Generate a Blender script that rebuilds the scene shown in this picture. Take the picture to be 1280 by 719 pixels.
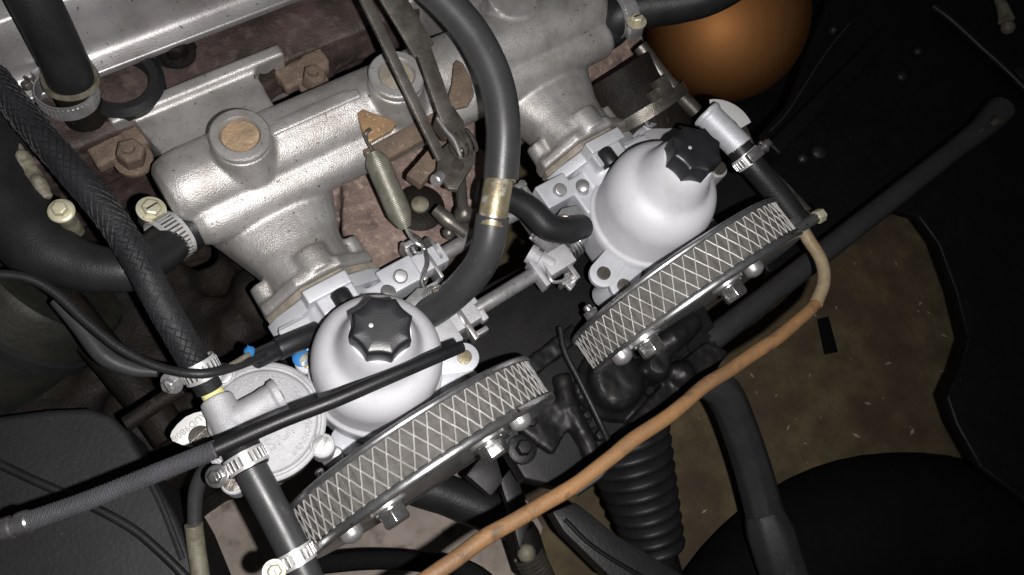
import bpy, bmesh, math, random
from mathutils import Vector as V, Matrix
random.seed(7)
S = 0.001                                   # all numbers below are millimetres
sc = bpy.context.scene
for o in list(bpy.data.objects): bpy.data.objects.remove(o)
# ------------------------------------------------------------------ camera
_d = V((-.203, -.377, -1)).normalized(); _Z = -_d
_X = V((.833, .482, -.351)); _X = (_X - _X.dot(_Z)*_Z).normalized(); _Y = _Z.cross(_X)
ROT = Matrix((_X, _Y, _Z))
CAM = V((0, 0, 130)) - ROT @ V((-.163*480, -.047*480, -480))
cd = bpy.data.cameras.new('camera'); cam = bpy.data.objects.new('camera', cd); sc.collection.objects.link(cam)
cd.sensor_width = 36; cd.lens = 28.125; cd.clip_start = .02; cd.clip_end = 60
cam.matrix_world = Matrix.Translation(CAM*S) @ ROT.to_4x4()
sc.camera = cam
# ------------------------------------------------------------------ world, flash, exposure
w = bpy.data.worlds.new('World'); sc.world = w; w.use_nodes = True
w.node_tree.nodes['Background'].inputs[0].default_value = (.9, .95, 1, 1)
w.node_tree.nodes['Background'].inputs[1].default_value = .024
fl = bpy.data.lights.new('phone_flash', 'SPOT'); fo = bpy.data.objects.new('phone_flash', fl); sc.collection.objects.link(fo)
fl.energy = 26; fl.color = (1, .97, .95); fl.shadow_soft_size = .004; fl.spot_size = math.radians(120); fl.spot_blend = 1
fo.matrix_world = Matrix.Translation((CAM + ROT @ V((32, -14, 0)))*S) @ ROT.to_4x4() @ Matrix.Rotation(math.radians(9), 4, 'Y')
sc.view_settings.view_transform = 'Standard'; sc.view_settings.look = 'None'
sc.view_settings.exposure = 0; sc.view_settings.gamma = 1; sc.view_settings.use_curve_mapping = False

def A(px, py, z):                           # pixel of the photograph -> point at height z
    r = ROT @ V(((px-640)/1000, -(py-360)/1000, -1)); return CAM + r*((z-CAM.z)/r.z)
def path(*p): return [A(*q) for q in p]
UP = V((0, 0, 1)); EX = V((1, 0, 0)); EY = V((0, 1, 0))
# ------------------------------------------------------------------ materials
MAT = {}
def mat(name, c, c2=None, metal=0, rough=.5, nscale=60, lo=.4, hi=.65, bump=.0, bscale=900, c3=None, s3=250, t3=.68, rvar=.12, w3=.04, spec=.5, coat=0):
    m = bpy.data.materials.new(name); m.use_nodes = True; nt = m.node_tree; N = nt.nodes; L = nt.links
    b = N['Principled BSDF']; b.inputs['Metallic'].default_value = metal
    b.inputs['Specular IOR Level'].default_value = spec
    b.inputs['Coat Weight'].default_value = coat
    tc = N.new('ShaderNodeTexCoord')
    n1 = N.new('ShaderNodeTexNoise'); n1.inputs['Scale'].default_value = nscale; n1.inputs['Detail'].default_value = 6; n1.inputs['Roughness'].default_value = .65
    L.new(tc.outputs['Object'], n1.inputs['Vector'])
    r1 = N.new('ShaderNodeMapRange'); r1.inputs['From Min'].default_value = lo; r1.inputs['From Max'].default_value = hi
    L.new(n1.outputs['Fac'], r1.inputs['Value'])
    mx = N.new('ShaderNodeMix'); mx.data_type = 'RGBA'; mx.inputs['A'].default_value = (*c, 1); mx.inputs['B'].default_value = (*(c2 or c), 1)
    L.new(r1.outputs['Result'], mx.inputs['Factor']); col = mx.outputs['Result']
    if c3:
        n3 = N.new('ShaderNodeTexNoise'); n3.inputs['Scale'].default_value = s3; n3.inputs['Detail'].default_value = 3
        L.new(tc.outputs['Object'], n3.inputs['Vector'])
        r3 = N.new('ShaderNodeMapRange'); r3.inputs['From Min'].default_value = t3; r3.inputs['From Max'].default_value = t3+w3
        L.new(n3.outputs['Fac'], r3.inputs['Value'])
        m3 = N.new('ShaderNodeMix'); m3.data_type = 'RGBA'; m3.inputs['B'].default_value = (*c3, 1)
        L.new(r3.outputs['Result'], m3.inputs['Factor']); L.new(col, m3.inputs['A']); col = m3.outputs['Result']
    L.new(col, b.inputs['Base Color'])
    rr = N.new('ShaderNodeMapRange'); rr.inputs['To Min'].default_value = max(.04, rough-rvar); rr.inputs['To Max'].default_value = min(1, rough+rvar)
    n2 = N.new('ShaderNodeTexNoise'); n2.inputs['Scale'].default_value = nscale*2.7; n2.inputs['Detail'].default_value = 4
    L.new(tc.outputs['Object'], n2.inputs['Vector']); L.new(n2.outputs['Fac'], rr.inputs['Value']); L.new(rr.outputs['Result'], b.inputs['Roughness'])
    if bump:
        nb = N.new('ShaderNodeTexNoise'); nb.inputs['Scale'].default_value = bscale; nb.inputs['Detail'].default_value = 3
        L.new(tc.outputs['Object'], nb.inputs['Vector'])
        bp = N.new('ShaderNodeBump'); bp.inputs['Strength'].default_value = bump; bp.inputs['Distance'].default_value = .001
        L.new(nb.outputs['Fac'], bp.inputs['Height']); L.new(bp.outputs['Normal'], b.inputs['Normal'])
    MAT[name] = m; return m
mat('cast_aluminium', (.43, .42, .415), (.245, .228, .208), .64, .45, 26, .40, .72, .45, 1100, (.10, .075, .055), 300, .66, rvar=.12, w3=.08)
mat('cover_aluminium', (.29, .28, .285), (.17, .158, .153), .6, .42, 20, .42, .72, .14, 700, (.08, .065, .055), 240, .66, rvar=.14, w3=.06)
mat('carb_zinc', (.47, .48, .51), (.37, .38, .41), .3, .48, 40, .4, .7, .3, 1400, (.15, .14, .13), 500, .70, w3=.08)
mat('lid_zinc', (.40, .40, .415), (.31, .31, .325), .32, .52, 50, .4, .7, .5, 1500, (.14, .13, .12), 420, .70, w3=.08)
mat('dashpot_silver', (.50, .50, .53), (.41, .405, .42), .08, .54, 34, .5, .8, .12, 1300, (.30, .29, .28), 240, .70, rvar=.1, w3=.12)
mat('insulator', (.26, .23, .19), (.17, .15, .12), .1, .6, 60, .4, .6, .3, 900)
mat('zinc_steel', (.45, .45, .46), (.30, .29, .28), .75, .38, 70, .4, .7, .12, 1200, (.16, .12, .08), 350, .68)
mat('bright_steel', (.62, .62, .62), (.45, .44, .43), .95, .24, 90, .4, .7, .05, 900, (.15, .12, .09), 400, .72)
mat('chrome', (.60, .60, .61), (.46, .46, .46), .95, .30, 60, .4, .7, .06, 800, (.18, .13, .09), 200, .66, .1, w3=.08)
mat('dull_steel', (.135, .125, .112), (.07, .062, .053), .7, .38, 50, .4, .65, .25, 1000, (.12, .08, .045), 220, .68, w3=.08)
mat('mesh_steel', (.68, .67, .66), (.50, .47, .43), .6, .36, 60, .45, .7, .1, 900)
mat('filter_element', (.100, .096, .090), (.070, .066, .060), 0, .9, 120, .4, .65, .6, 500, (.12, .08, .05), 34, .64, w3=.14, spec=.2)
mat('pale_yellow_zinc', (.50, .48, .36), (.38, .35, .24), .4, .42, 110, .4, .7, .15, 900, (.15, .12, .07), 300, .68)
mat('yellow_plastic', (.62, .62, .26), (.52, .50, .22), 0, .5, 120)
mat('brass', (.28, .24, .155), (.18, .155, .10), .6, .42, 90, .4, .65, .2, 900, (.42, .41, .38), 130, .54, w3=.1)
mat('rust_orange', (.26, .16, .075), (.17, .11, .065), .1, .75, 90, .35, .65, .8, 700, (.38, .29, .17), 330, .58, w3=.1)
mat('rust_brown', (.13, .095, .068), (.085, .06, .046), .1, .78, 70, .35, .65, .8, 600, (.20, .15, .10), 260, .60, w3=.15)
mat('exhaust_iron', (.20, .142, .12), (.095, .066, .058), .05, .82, 48, .36, .62, 1.0, 420, (.28, .22, .185), 150, .54, w3=.2)
mat('head_paint', (.058, .039, .038), (.026, .019, .016), .0, .6, 34, .38, .62, .8, 420, (.098, .072, .062), 95, .52, w3=.3, spec=.35)
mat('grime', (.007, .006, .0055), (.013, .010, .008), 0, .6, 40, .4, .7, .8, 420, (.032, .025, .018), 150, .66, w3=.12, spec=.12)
mat('rubber', (.009, .009, .010), (.015, .015, .0165), 0, .46, 30, .4, .7, .25, 800, (.04, .039, .037), 300, .72, w3=.12, spec=.3)
mat('hose_grey', (.026, .027, .028), (.036, .036, .038), 0, .40, 26, .4, .7, .08, 900, (.065, .065, .06), 160, .66, w3=.16, spec=.45)
mat('braid', (.009, .009, .0105), (.015, .015, .017), 0, .6, 60, .4, .7, .5, 700, (.045, .045, .045), 420, .71, spec=.3)
mat('black_plastic', (.007, .0075, .0095), (.010, .0105, .0125), 0, .42, 60, .4, .7, .10, 900, (.08, .08, .085), 700, .80, rvar=.04, spec=.6)
mat('black_paint', (.006, .006, .007), (.010, .0095, .009), 0, .45, 25, .4, .7, .12, 600, (.035, .032, .03), 240, .71, w3=.08, spec=.22)
mat('wing_paint', (.0035, .0035, .004), (.0055, .0055, .0055), 0, .5, 25, .4, .7, .4, 200, (.022, .021, .019), 90, .70, w3=.08, spec=.2)
mat('matt_grey_paint', (.015, .015, .016), (.010, .010, .010), 0, .48, 22, .4, .7, .3, 380, (.035, .034, .032), 260, .70, w3=.1, spec=.3)
mat('box_black', (.013, .0135, .0145), (.009, .009, .0095), 0, .6, 16, .4, .7, .3, 300, (.045, .045, .042), 330, .70, w3=.1, spec=.3)
mat('cable_sheath', (.085, .085, .095), (.06, .06, .066), .35, .42, 60, .4, .7, .1, 900)
mat('tan_hose', (.235, .125, .052), (.15, .082, .038), 0, .58, 18, .38, .64, .35, 500, (.085, .052, .03), 60, .58, w3=.14)
mat('clear_hose', (.26, .215, .14), (.20, .15, .09), 0, .4, 60, .4, .6)
mat('orange_can', (.36, .165, .06), (.32, .135, .044), 0, 1, 6, .3, .7, spec=0, rvar=0)
mat('floor_concrete', (.140, .108, .058), (.080, .060, .030), 0, .85, 22, .36, .62, .8, 120, (.066, .043, .028), 7, .48, w3=.2)
mat('pale_floor', (.30, .255, .225), (.20, .17, .145), 0, .85, 20, .38, .62, .6, 200, (.11, .085, .07), 34, .57, w3=.14)  # paler concrete, the floor's extra brightness put into the colour
mat('strut_paint', (.022, .022, .024), (.03, .03, .031), 0, .34, 22, .4, .7, .2, 380, (.06, .057, .054), 260, .72, w3=.1, spec=.6)
mat('plug_crust', (.30, .21, .125), (.18, .13, .09), .1, .8, 70, .35, .65, .9, 420, (.38, .30, .20), 110, .56, w3=.25)
mat('arm_paint', (.030, .030, .032), (.020, .020, .021), 0, .55, 22, .4, .7, .3, 380, (.06, .057, .052), 200, .68, w3=.1, spec=.3)
mat('spring_grey', (.20, .195, .165), (.13, .125, .10), .4, .45, 60, .4, .6, .2, 900)
mat('cable_black', (.006, .006, .007), (.009, .009, .010), 0, .42, 40, .4, .7, .1, 900, spec=.35)
mat('clamp_steel', (.60, .60, .60), (.46, .45, .44), .55, .36, 90, .4, .7, .08, 900, (.14, .11, .08), 400, .72)
mat('flake', (.40, .36, .28), (.26, .22, .15), 0, .8)
mat('blue_paint', (.02, .17, .42), (.015, .13, .34), 0, .5, 200, .3, .7, .4, 900)
mat('paper_tag', (.66, .66, .65), (.60, .60, .59), .3, .5, 80, .4, .7, .1, 900)
mat('ink', (.26, .26, .26), None, 0, .6)
mat('tyre', (.004, .004, .0045), (.006, .006, .006), 0, .9, 30, .4, .7, .4, 200, spec=.1)
mat('pale_cream', (.15, .14, .10), (.085, .075, .055), 0, .6, 90, .4, .6, .3, 700)
mat('green_drum', (.011, .012, .010), (.02, .019, .015), .1, .55, 40, .4, .7, .4, 300, spec=.2)
# ------------------------------------------------------------------ mesh helpers
BASE = {}
def catmull(pts, k=6):
    if len(pts) < 3: return list(pts)
    P = [pts[0]*2-pts[1]] + list(pts) + [pts[-1]*2-pts[-2]]; out = []
    for i in range(1, len(P)-2):
        a, b, c, d = P[i-1:i+3]
        for j in range(k):
            t = j/k
            out.append(.5*(2*b + (c-a)*t + (2*a-5*b+4*c-d)*t*t + (3*b-a-3*c+d)*t**3))
    out.append(P[-2]); return out
def frame(n):
    n = n.normalized(); u = n.cross(UP if abs(n.z) < .9 else EX).normalized(); return u, n.cross(u).normalized()
class MB:
    def __init__(s): s.v = []; s.f = []
    def add(s, vs, fs):
        o = len(s.v); s.v += [V(x) for x in vs]; s.f += [[i+o for i in f] for f in fs]; return s
    def tube(s, pts, r, n=16, smooth=6, cap=True, closed=False, flat=None):
        m = len(pts)
        if smooth and m > 2 and not closed:
            rs = r if isinstance(r, (list, tuple)) else [r]*m
            q = catmull(pts, smooth); rr = []
            for i in range(m-1):
                for j in range(smooth): rr.append(rs[i]+(rs[i+1]-rs[i])*j/smooth)
            rr.append(rs[-1]); pts, r = q, rr
        m = len(pts); rs = r if isinstance(r, (list, tuple)) else [r]*m
        vs = []; fs = []; u = None
        for i, p in enumerate(pts):
            if closed: t = (pts[(i+1) % m]-pts[i-1])
            else: t = pts[min(i+1, m-1)]-pts[max(i-1, 0)]
            t = t.normalized()
            if u is None: u, _ = frame(t)
            u = (u - t*u.dot(t)).normalized(); b = t.cross(u)
            for j in range(n):
                a = 2*math.pi*j/n; ca, sa = math.cos(a), math.sin(a)
                if flat: sa *= flat
                vs.append(p + (u*ca+b*sa)*rs[i])
        for i in range(m if closed else m-1):
            for j in range(n):
                k = (i+1) % m; fs.append([i*n+j, i*n+(j+1) % n, k*n+(j+1) % n, k*n+j])
        if cap and not closed: fs.append(list(range(n))[::-1]); fs.append([(m-1)*n+j for j in range(n)])
        return s.add(vs, fs)
    def lathe(s, prof, o=V(), ax=UP, n=32, rf=None, ph=0, ref=None, close=False):
        ax = V(ax).normalized(); o = V(o)
        if ref is not None: u = (V(ref)-ax*V(ref).dot(ax)).normalized(); b = ax.cross(u)
        else: u, b = frame(ax)
        vs = []; fs = []; m = len(prof)
        for r, h in prof:
            for j in range(n):
                a = 2*math.pi*j/n + ph; k = rf(a) if rf else 1
                vs.append(o + ax*h + (u*math.cos(a)+b*math.sin(a))*r*k)
        for i in range(m if close else m-1):
            for j in range(n):
                k = (i+1) % m; fs.append([i*n+j, i*n+(j+1) % n, k*n+(j+1) % n, k*n+j])
        if not close: fs.append(list(range(n))[::-1]); fs.append([(m-1)*n+j for j in range(n)])
        return s.add(vs, fs)
    def cyl(s, a, b, r, n=24, r2=None):
        a, b = V(a), V(b); return s.lathe([(r, 0), (r2 if r2 is not None else r, (b-a).length)], a, b-a, n)
    def box(s, c, size, R=None):
        c = V(c); hx, hy, hz = [q/2 for q in size]; vs = []
        for x in (-hx, hx):
            for y in (-hy, hy):
                for z in (-hz, hz):
                    p = V((x, y, z)); vs.append(c + (R @ p if R else p))
        return s.add(vs, [[0, 1, 3, 2], [4, 6, 7, 5], [0, 4, 5, 1], [2, 3, 7, 6], [0, 2, 6, 4], [1, 5, 7, 3]])
    def prism(s, pts, ext):
        m = len(pts); ext = V(ext)
        vs = [V(p) for p in pts] + [V(p)+ext for p in pts]
        fs = [list(range(m))[::-1], [m+i for i in range(m)]] + [[i, (i+1) % m, m+(i+1) % m, m+i] for i in range(m)]
        return s.add(vs, fs)
    def ball(s, c, r, n=12, sq=1):
        c = V(c); k = n//2
        return s.lathe([(max(.001, r*math.sin(math.pi*i/k)), -r*sq*math.cos(math.pi*i/k)) for i in range(k+1)], c, UP, n)
    def loft(s, secs, n=28):                # [(centre, rx, rz)] rings in the XZ plane, superelliptic
        vs = []; fs = []
        for c, rx, rz in secs:
            for j in range(n):
                a = 2*math.pi*j/n; ca, sa = math.cos(a), math.sin(a)
                vs.append(V(c)+V((rx*math.copysign(abs(ca)**.8, ca), 0, rz*math.copysign(abs(sa)**.8, sa))))
        m = len(secs)
        for i in range(m-1):
            for j in range(n): fs.append([i*n+j, i*n+(j+1) % n, (i+1)*n+(j+1) % n, (i+1)*n+j])
        fs.append(list(range(n))[::-1]); fs.append([(m-1)*n+j for j in range(n)])
        return s.add(vs, fs)
    def build(s, name, m, parent=None, bevel=0, seg=2, ang=38, label=None, cat=None, group=None, kind=None, base=None, remesh=0, smooth=0, noise=0, nfreq=.02):
        if parent is not None: base = BASE[parent.name]
        elif base is None:
            c = sum(s.v, V())/len(s.v); base = V((c.x, c.y, min(p.z for p in s.v)))
        me = bpy.data.meshes.new(name); bm = bmesh.new()
        vv = [bm.verts.new((p-base)*S) for p in s.v]
        for f in s.f:
            try: bm.faces.new([vv[i] for i in f])
            except ValueError: pass
        bmesh.ops.recalc_face_normals(bm, faces=bm.faces)
        if bevel and not remesh:
            ed = [e for e in bm.edges if len(e.link_faces) == 2 and e.calc_face_angle(0) > math.radians(32)]
            bmesh.ops.bevel(bm, geom=ed, offset=bevel*S, segments=seg, affect='EDGES', profile=.6, clamp_overlap=True)
        bm.to_mesh(me); bm.free()
        o = bpy.data.objects.new(name, me); sc.collection.objects.link(o)
        if remesh:
            r = o.modifiers.new('r', 'REMESH'); r.mode = 'VOXEL'; r.voxel_size = remesh*S
            if smooth: q = o.modifiers.new('s', 'SMOOTH'); q.factor = .5; q.iterations = smooth
            dg = bpy.context.evaluated_depsgraph_get(); dg.update()
            me2 = bpy.data.meshes.new_from_object(o.evaluated_get(dg)); o.modifiers.clear(); o.data = me2; bpy.data.meshes.remove(me); me = me2
            me.name = name
            if noise:
                from mathutils import noise as nz
                nn = [v.normal.copy() for v in me.vertices]; cc = [v.co.copy() for v in me.vertices]; out = []
                for c_, n_ in zip(cc, nn):
                    p = c_/S*nfreq; out += list(c_ + n_*S*noise*(nz.noise(p)+.5*nz.noise(p*2.3)+.35*nz.noise(p*5.1)))
                me.vertices.foreach_set('co', out); me.update()
        for p in me.polygons: p.use_smooth = True
        if not remesh: me.set_sharp_from_angle(angle=math.radians(ang))
        me.materials.clear(); me.materials.append(MAT[m])
        if parent is not None: o.parent = parent
        else: o.location = base*S
        BASE[o.name] = base
        props(o, label, cat, group, kind); return o
def props(o, label=None, cat=None, group=None, kind=None):
    if label: o['label'] = label
    if cat: o['category'] = cat
    if group: o['group'] = group
    if kind: o['kind'] = kind
def thing(name, label, cat, base, group=None):
    o = bpy.data.objects.new(name, None); o.empty_display_size = .02; sc.collection.objects.link(o)
    o.location = V(base)*S; BASE[o.name] = V(base); props(o, label, cat, group); return o
def text_mb(s, size, fn, depth=.4):
    cu = bpy.data.curves.new('t', 'FONT'); cu.body = s; cu.size = size; cu.extrude = depth/2; cu.resolution_u = 2; cu.align_x = 'CENTER'; cu.align_y = 'CENTER'
    o = bpy.data.objects.new('t', cu); sc.collection.objects.link(o)
    dg = bpy.context.evaluated_depsgraph_get(); dg.update(); me = bpy.data.meshes.new_from_object(o.evaluated_get(dg))
    m = MB(); m.add([fn(*v.co) for v in me.vertices], [list(p.vertices) for p in me.polygons])
    bpy.data.objects.remove(o); bpy.data.meshes.remove(me); bpy.data.curves.remove(cu); return m
def rotm(x, y=None):                        # matrix whose columns are x', y', z'
    x = V(x).normalized(); z = (UP if abs(x.z) < .9 else EY); y = z.cross(x).normalized() if y is None else (V(y)-x*V(y).dot(x)).normalized(); z = x.cross(y)
    return Matrix((x, y, z)).transposed()
def screw_slot(c, ax, r, h, sdir, name, m, parent, **k):        # cheese-head screw with a real slot
    b = MB(); ax = V(ax).normalized(); c = V(c); sd = (V(sdir)-ax*V(sdir).dot(ax)).normalized(); t = ax.cross(sd); n = 12
    b.lathe([(r, 0), (r, h*.6)], c, ax, 20)
    for sg in (-1, 1):
        g = r*.13*sg; pts = []
        a0 = math.asin(.13)
        for i in range(n+1):
            a = a0+(math.pi-2*a0)*i/n
            pts.append(c+ax*h*.6+sd*math.cos(a)*r+t*sg*math.sin(a)*r)
        b.prism(pts, ax*h*.4)
    return b.build(name, m, parent, bevel=.25, **k)
def bolt_hex(c, ax, r, h, name, m, parent, washer=0, ph=0, **k):
    b = MB(); ax = V(ax).normalized(); c = V(c)
    if washer: b.lathe([(washer, 0), (washer, 1.6), (washer*.8, 2.4)], c, ax, 28)
    b.lathe([(r, 2.2 if washer else 0), (r, h*.85), (r*.86, h)], c, ax, 6, ph=ph)
    return b.build(name, m, parent, bevel=.4, **k)
def hose_clamp(label, c, ax, r, wd, tdir, side, bm_, sm, head=8.0, hh=7, group='hose clamps', slots=True, thick=1.1):
    ax = V(ax).normalized(); c = V(c); td = (V(tdir)-ax*V(tdir).dot(ax)).normalized(); sd = ax.cross(td)*side
    t = thing('hose_clamp', label, 'hose clamp', c-UP*r, group)
    MB().lathe([(r+.15, -wd/2), (r+thick, -wd/2), (r+thick+.25, 0), (r+thick, wd/2), (r+.15, wd/2)], c, ax, 48, close=True).build('band', 'clamp_steel' if bm_ == 'bright_steel' else bm_, t, ang=50)
    if slots:
        b = MB(); n = int(2*math.pi*(r+thick)/3.1)
        for i in range(n):
            a = 2*math.pi*i/n; rd = sd*math.cos(a)+td*math.sin(a)
            if math.cos(a) > .82: continue
            b.box(c+rd*(r+thick+.35), (1.3, wd*.62, .7), rotm(rd.cross(ax), ax))
        b.build('worm_thread', bm_, t, kind='stuff')
    hc = c+sd*(r+thick+3.6)
    MB().box(hc, (13, wd*.92, 7), rotm(td, ax)).build('worm_housing', bm_, t, bevel=1.2)
    b = MB(); b.lathe([(3.2, 0), (3.2, 6), (head, 6), (head, 7.2), (head*.62, 7.3)], hc+td*4, td, 28)
    sh = b.build('screw_collar', sm, t, bevel=.3)
    b = MB(); b.lathe([(head*.66, 0), (head*.66, hh*.8), (head*.5, hh)], hc+td*11.2, td, 6); b.build('screw_head', sm, t, bevel=.4)
    b = MB(); b.box(hc+td*(11.2+hh), (1.0, head*.9, 1.3), rotm(td, ax)); b.build('screw_slot', 'dull_steel', t)
    return t
def coil(p0, p1, r, turns, wr, n=14):
    p0, p1 = V(p0), V(p1); u, b = frame(p1-p0); pts = []
    for i in range(int(turns*n)+1):
        a = 2*math.pi*i/n; pts.append(p0+(p1-p0)*(i/(turns*n))+(u*math.cos(a)+b*math.sin(a))*r)
    return MB().tube(pts, wr, 6, smooth=0)
def ring_tube(c, ax, R, r, n=64, k=8):
    u, b = frame(V(ax)); return MB().tube([V(c)+(u*math.cos(2*math.pi*i/n)+b*math.sin(2*math.pi*i/n))*R for i in range(n)], r, k, closed=True)

# ------------------------------------------------------------------ floor
FZ = -520
g = MB(); n = 24
ext = 3200
g.add([V((-ext+2*ext*i/n, -ext+2*ext*j/n, FZ)) for i in range(n+1) for j in range(n+1)], [[i*(n+1)+j, (i+1)*(n+1)+j, (i+1)*(n+1)+j+1, i*(n+1)+j+1] for i in range(n) for j in range(n)])
g.build('floor', 'floor_concrete', kind='structure', base=V((0, 0, FZ)))
b = MB(); b.prism(path((180, 540, -340), (560, 520, -340), (640, 590, -340), (680, 660, -340), (640, 800, -340), (150, 800, -340)), UP*-60)
b.build('bright_floor_patch', 'pale_floor', None, bevel=4, kind='structure')  # added raised patch, paler and nearer the flash, standing for brighter floor
fk = MB()
spots = [(1068, 330), (1050, 296), (1012, 470), (1085, 505), (985, 535), (1140, 540), (1070, 545), (940, 470), (1180, 420), (960, 400), (1120, 330), (905, 560), (1000, 600), (880, 640), (925, 610), (1110, 455), (1150, 380), (1045, 385), (1180, 465), (990, 330)]
spots += [(random.uniform(860, 1210), random.uniform(290, 640)) for _ in range(40)]
for i, (x, y) in enumerate(spots):
    c = A(x, y, FZ+1); a = random.uniform(0, 6.28); s_ = random.uniform(3, 8) if i < 20 else random.uniform(1, 3.5)
    u = V((math.cos(a), math.sin(a), .1)); t = V((-math.sin(a), math.cos(a), .15))
    fk.prism([c+u*s_, c+t*s_*.35, c-u*s_*.9, c-t*s_*.3], UP*.8)
fk.build('floor_litter', 'flake', kind='stuff', label='pale flakes and chips scattered on the dirty floor', cat='litter')
st = MB(); st.prism(path((1021, 400, FZ+1), (1034, 397, FZ+1), (1046, 441, FZ+1), (1030, 444, FZ+1)), UP*4)
st.build('rubber_strip', 'tyre', bevel=.6, label='short black rubber strip lying on the dirty floor', cat='strip')

# ------------------------------------------------------------------ engine: head, rocker cover, exhaust manifold
head = thing('cylinder_head', 'grimy reddish brown cylinder head under the intake manifold', 'engine', (60, 330, -420))
b = MB(); b.box((120, 420, -190), (760, 300, 440)); b.box((120, 275, 10), (700, 40, 44)); b.box((120, 300, -100), (700, 60, 200))
for i in range(9): b.box((-150+i*62, 268, -12), (24, 30, 40))
b.build('casting', 'head_paint', head, remesh=5, smooth=3, noise=2.2)
for px, py, z, r in ((222, 66, 34, 9), (28, 120, 30, 8)):
    p = A(px, py, z); b = MB(); b.lathe([(r*1.9, -14), (r*1.9, -4), (r*1.5, -3), (r*1.5, 0)], p, UP, 24); b.lathe([(r, 0), (r, 11), (r*.8, 13)], p, UP, 6); b.build('head_nut', 'grime', head, bevel=.6)
p = A(152, 105, 40)
b = MB(); b.lathe([(19, -6), (30, -8), (31, 2), (27, 7), (21, 6), (19, 2)], p, UP, 40, close=True); b.build('seal_ring', 'rubber', head)
b = MB(); b.lathe([(19, -10), (19, -3), (8, -1.5), (.1, -1)], p, UP, 24); b.build('core_plug', 'head_paint', head)

cov = thing('rocker_cover', 'grey aluminium rocker cover with a bright folded lip', 'engine cover', (-40, 380, 45))
prof = [(292, 44), (292, 50), (302, 53), (306, 56), (309, 63), (313, 80), (322, 96), (340, 104), (520, 110), (520, 44)]
b = MB(); b.prism([V((-420, y, z)) for y, z in prof], V((700, 0, 0))); b.build('shell', 'cover_aluminium', cov, bevel=1.6, seg=3)
b = MB(); b.box(V((-75, 300, 54)), (26, 22, 10)); b.build('hold_down_pad', 'cover_aluminium', cov, bevel=3, seg=3)

ex = thing('exhaust_manifold', 'rough rusty exhaust manifold between the two carburettors', 'exhaust manifold', (130, 150, -120))
b = MB(); b.prism(path((425, 205, -28), (560, 165, -28), (612, 190, -28), (600, 290, -28), (560, 312, -28), (500, 345, -28), (452, 330, -28), (428, 290, -28)), UP*-70)
b.box((150, 205, -60), (260, 60, 90)); b.box(A(395, 60, -5), (60, 30, 40))
b.tube([V((20, 190, -80)), V((130, 180, -80)), V((420, 190, -80))], 38, 20)
b.build('casting', 'exhaust_iron', ex, remesh=3.2, smooth=4, noise=2.6, nfreq=.035)
p = A(524, 262, -30); b = MB(); b.lathe([(21, 0), (22, 3), (17, 6), (12, 7)], p, UP, 28); b.build('washer', 'grime', ex)
b = MB(); b.lathe([(7.5, 5), (7.5, 10), (5, 12), (.1, 12.6)], p, UP, 20); b.build('stud_end', 'pale_cream', ex)
# bridge clamps with nuts on manifold studs
for px, py, an, sx, lab in ((152, 182, 25, 1, 'rusty clamp plate and square nut beside the braided hose'), (378, 92, 25, .9, 'rusty clamp plate and nut by the manifold flange corner')):
    p = A(px, py, 18); t = thing('bridge_clamp', lab, 'clamp', p-UP*8, 'manifold bridge clamps')
    R = rotm((math.cos(math.radians(an-22)), math.sin(math.radians(an-22)), 0))
    b = MB(); b.box(p, (46*sx, 22*sx, 12), R); b.box(p+R @ V((14, 2, 4)), (20*sx, 18*sx, 10), R); b.build('plate', 'rust_brown', t, remesh=1.6, smooth=5, noise=.9, nfreq=.06)
    q = p+V((2, -17*sx, 8)); b = MB(); b.lathe([(14*sx, -8), (14*sx, -4)], q, UP, 24); b.lathe([(10.5*sx, -4), (10.5*sx, 9), (9*sx, 11)], q, UP+V((.1, -.1, 0)), 6, ph=.4); b.build('nut', 'rust_brown', t, bevel=.7)
    b = MB(); b.cyl(q+UP*9, q+UP*15, 5*sx, 14); b.build('stud', 'rust_brown', t, bevel=.6)

# ------------------------------------------------------------------ intake manifold
PY, PZ, PR = 186, 34, 30
man = thing('intake_manifold', 'cast aluminium twin intake manifold with round balance tube', 'intake manifold', (130, 190, -20))
b = MB()
b.lathe([(20, -66), (26, -62), (PR-1, -54), (PR, -44), (PR, 318), (PR-2, 328), (24, 334), (19, 338)], (0, PY, PZ), EX, 40)
for cx in (0, 259):
    b.loft([((cx, 84, 0), 34, 31), ((cx, 100, 0), 33, 30), ((cx, 116, 0), 36, 29), ((cx, 138, 1), 45, 29), ((cx, 162, 2), 55, 29), ((cx, 190, 4), 60, 28)])
    b.prism([V((cx+x, 80, z)) for x, z in ((-46, -9), (-46, 9), (-18, 33), (18, 33), (46, 9), (46, -9), (18, -33), (-18, -33))], V((0, 9, 0)))
    b.cyl((cx+3, 84, 22), (cx+3, 104, 22), 15)
    b.cyl((cx-36, 88, 0), (cx-36, 106, 2), 10); b.cyl((cx+36, 88, 0), (cx+36, 106, 2), 10)
b.lathe([(15, -58), (19, -50), (20, -40), (20, 324), (16, 331)], (0, PY-25, PZ-8), EX, 32)
for x0, x1 in ((-58, 42), (196, 300)):
    b.add([V((x0, 262, -22)), V((x1, 262, -22)), V((x1, 262, 34)), V((x0, 262, 34)), V((x0+10, 186, 0)), V((x1-6, 186, 0)), V((x1-6, 186, 44)), V((x0+10, 186, 44))],
          [[0, 1, 2, 3], [4, 7, 6, 5], [0, 4, 5, 1], [1, 5, 6, 2], [2, 6, 7, 3], [3, 7, 4, 0]])
    b.box(((x0+x1)/2+6, 261, 8), (x1-x0+40, 11, 66))
bc = [A(302, 178, 70), A(495, 103, 70), A(640, 0, 62)]
for p in bc: b.lathe([(29, -34), (24, -16), (21.5, -8), (21, 3)], p, UP, 32)
b.box(A(392, 142, 62), (60, 10, 8), rotm((1, 0, 0)))
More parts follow.
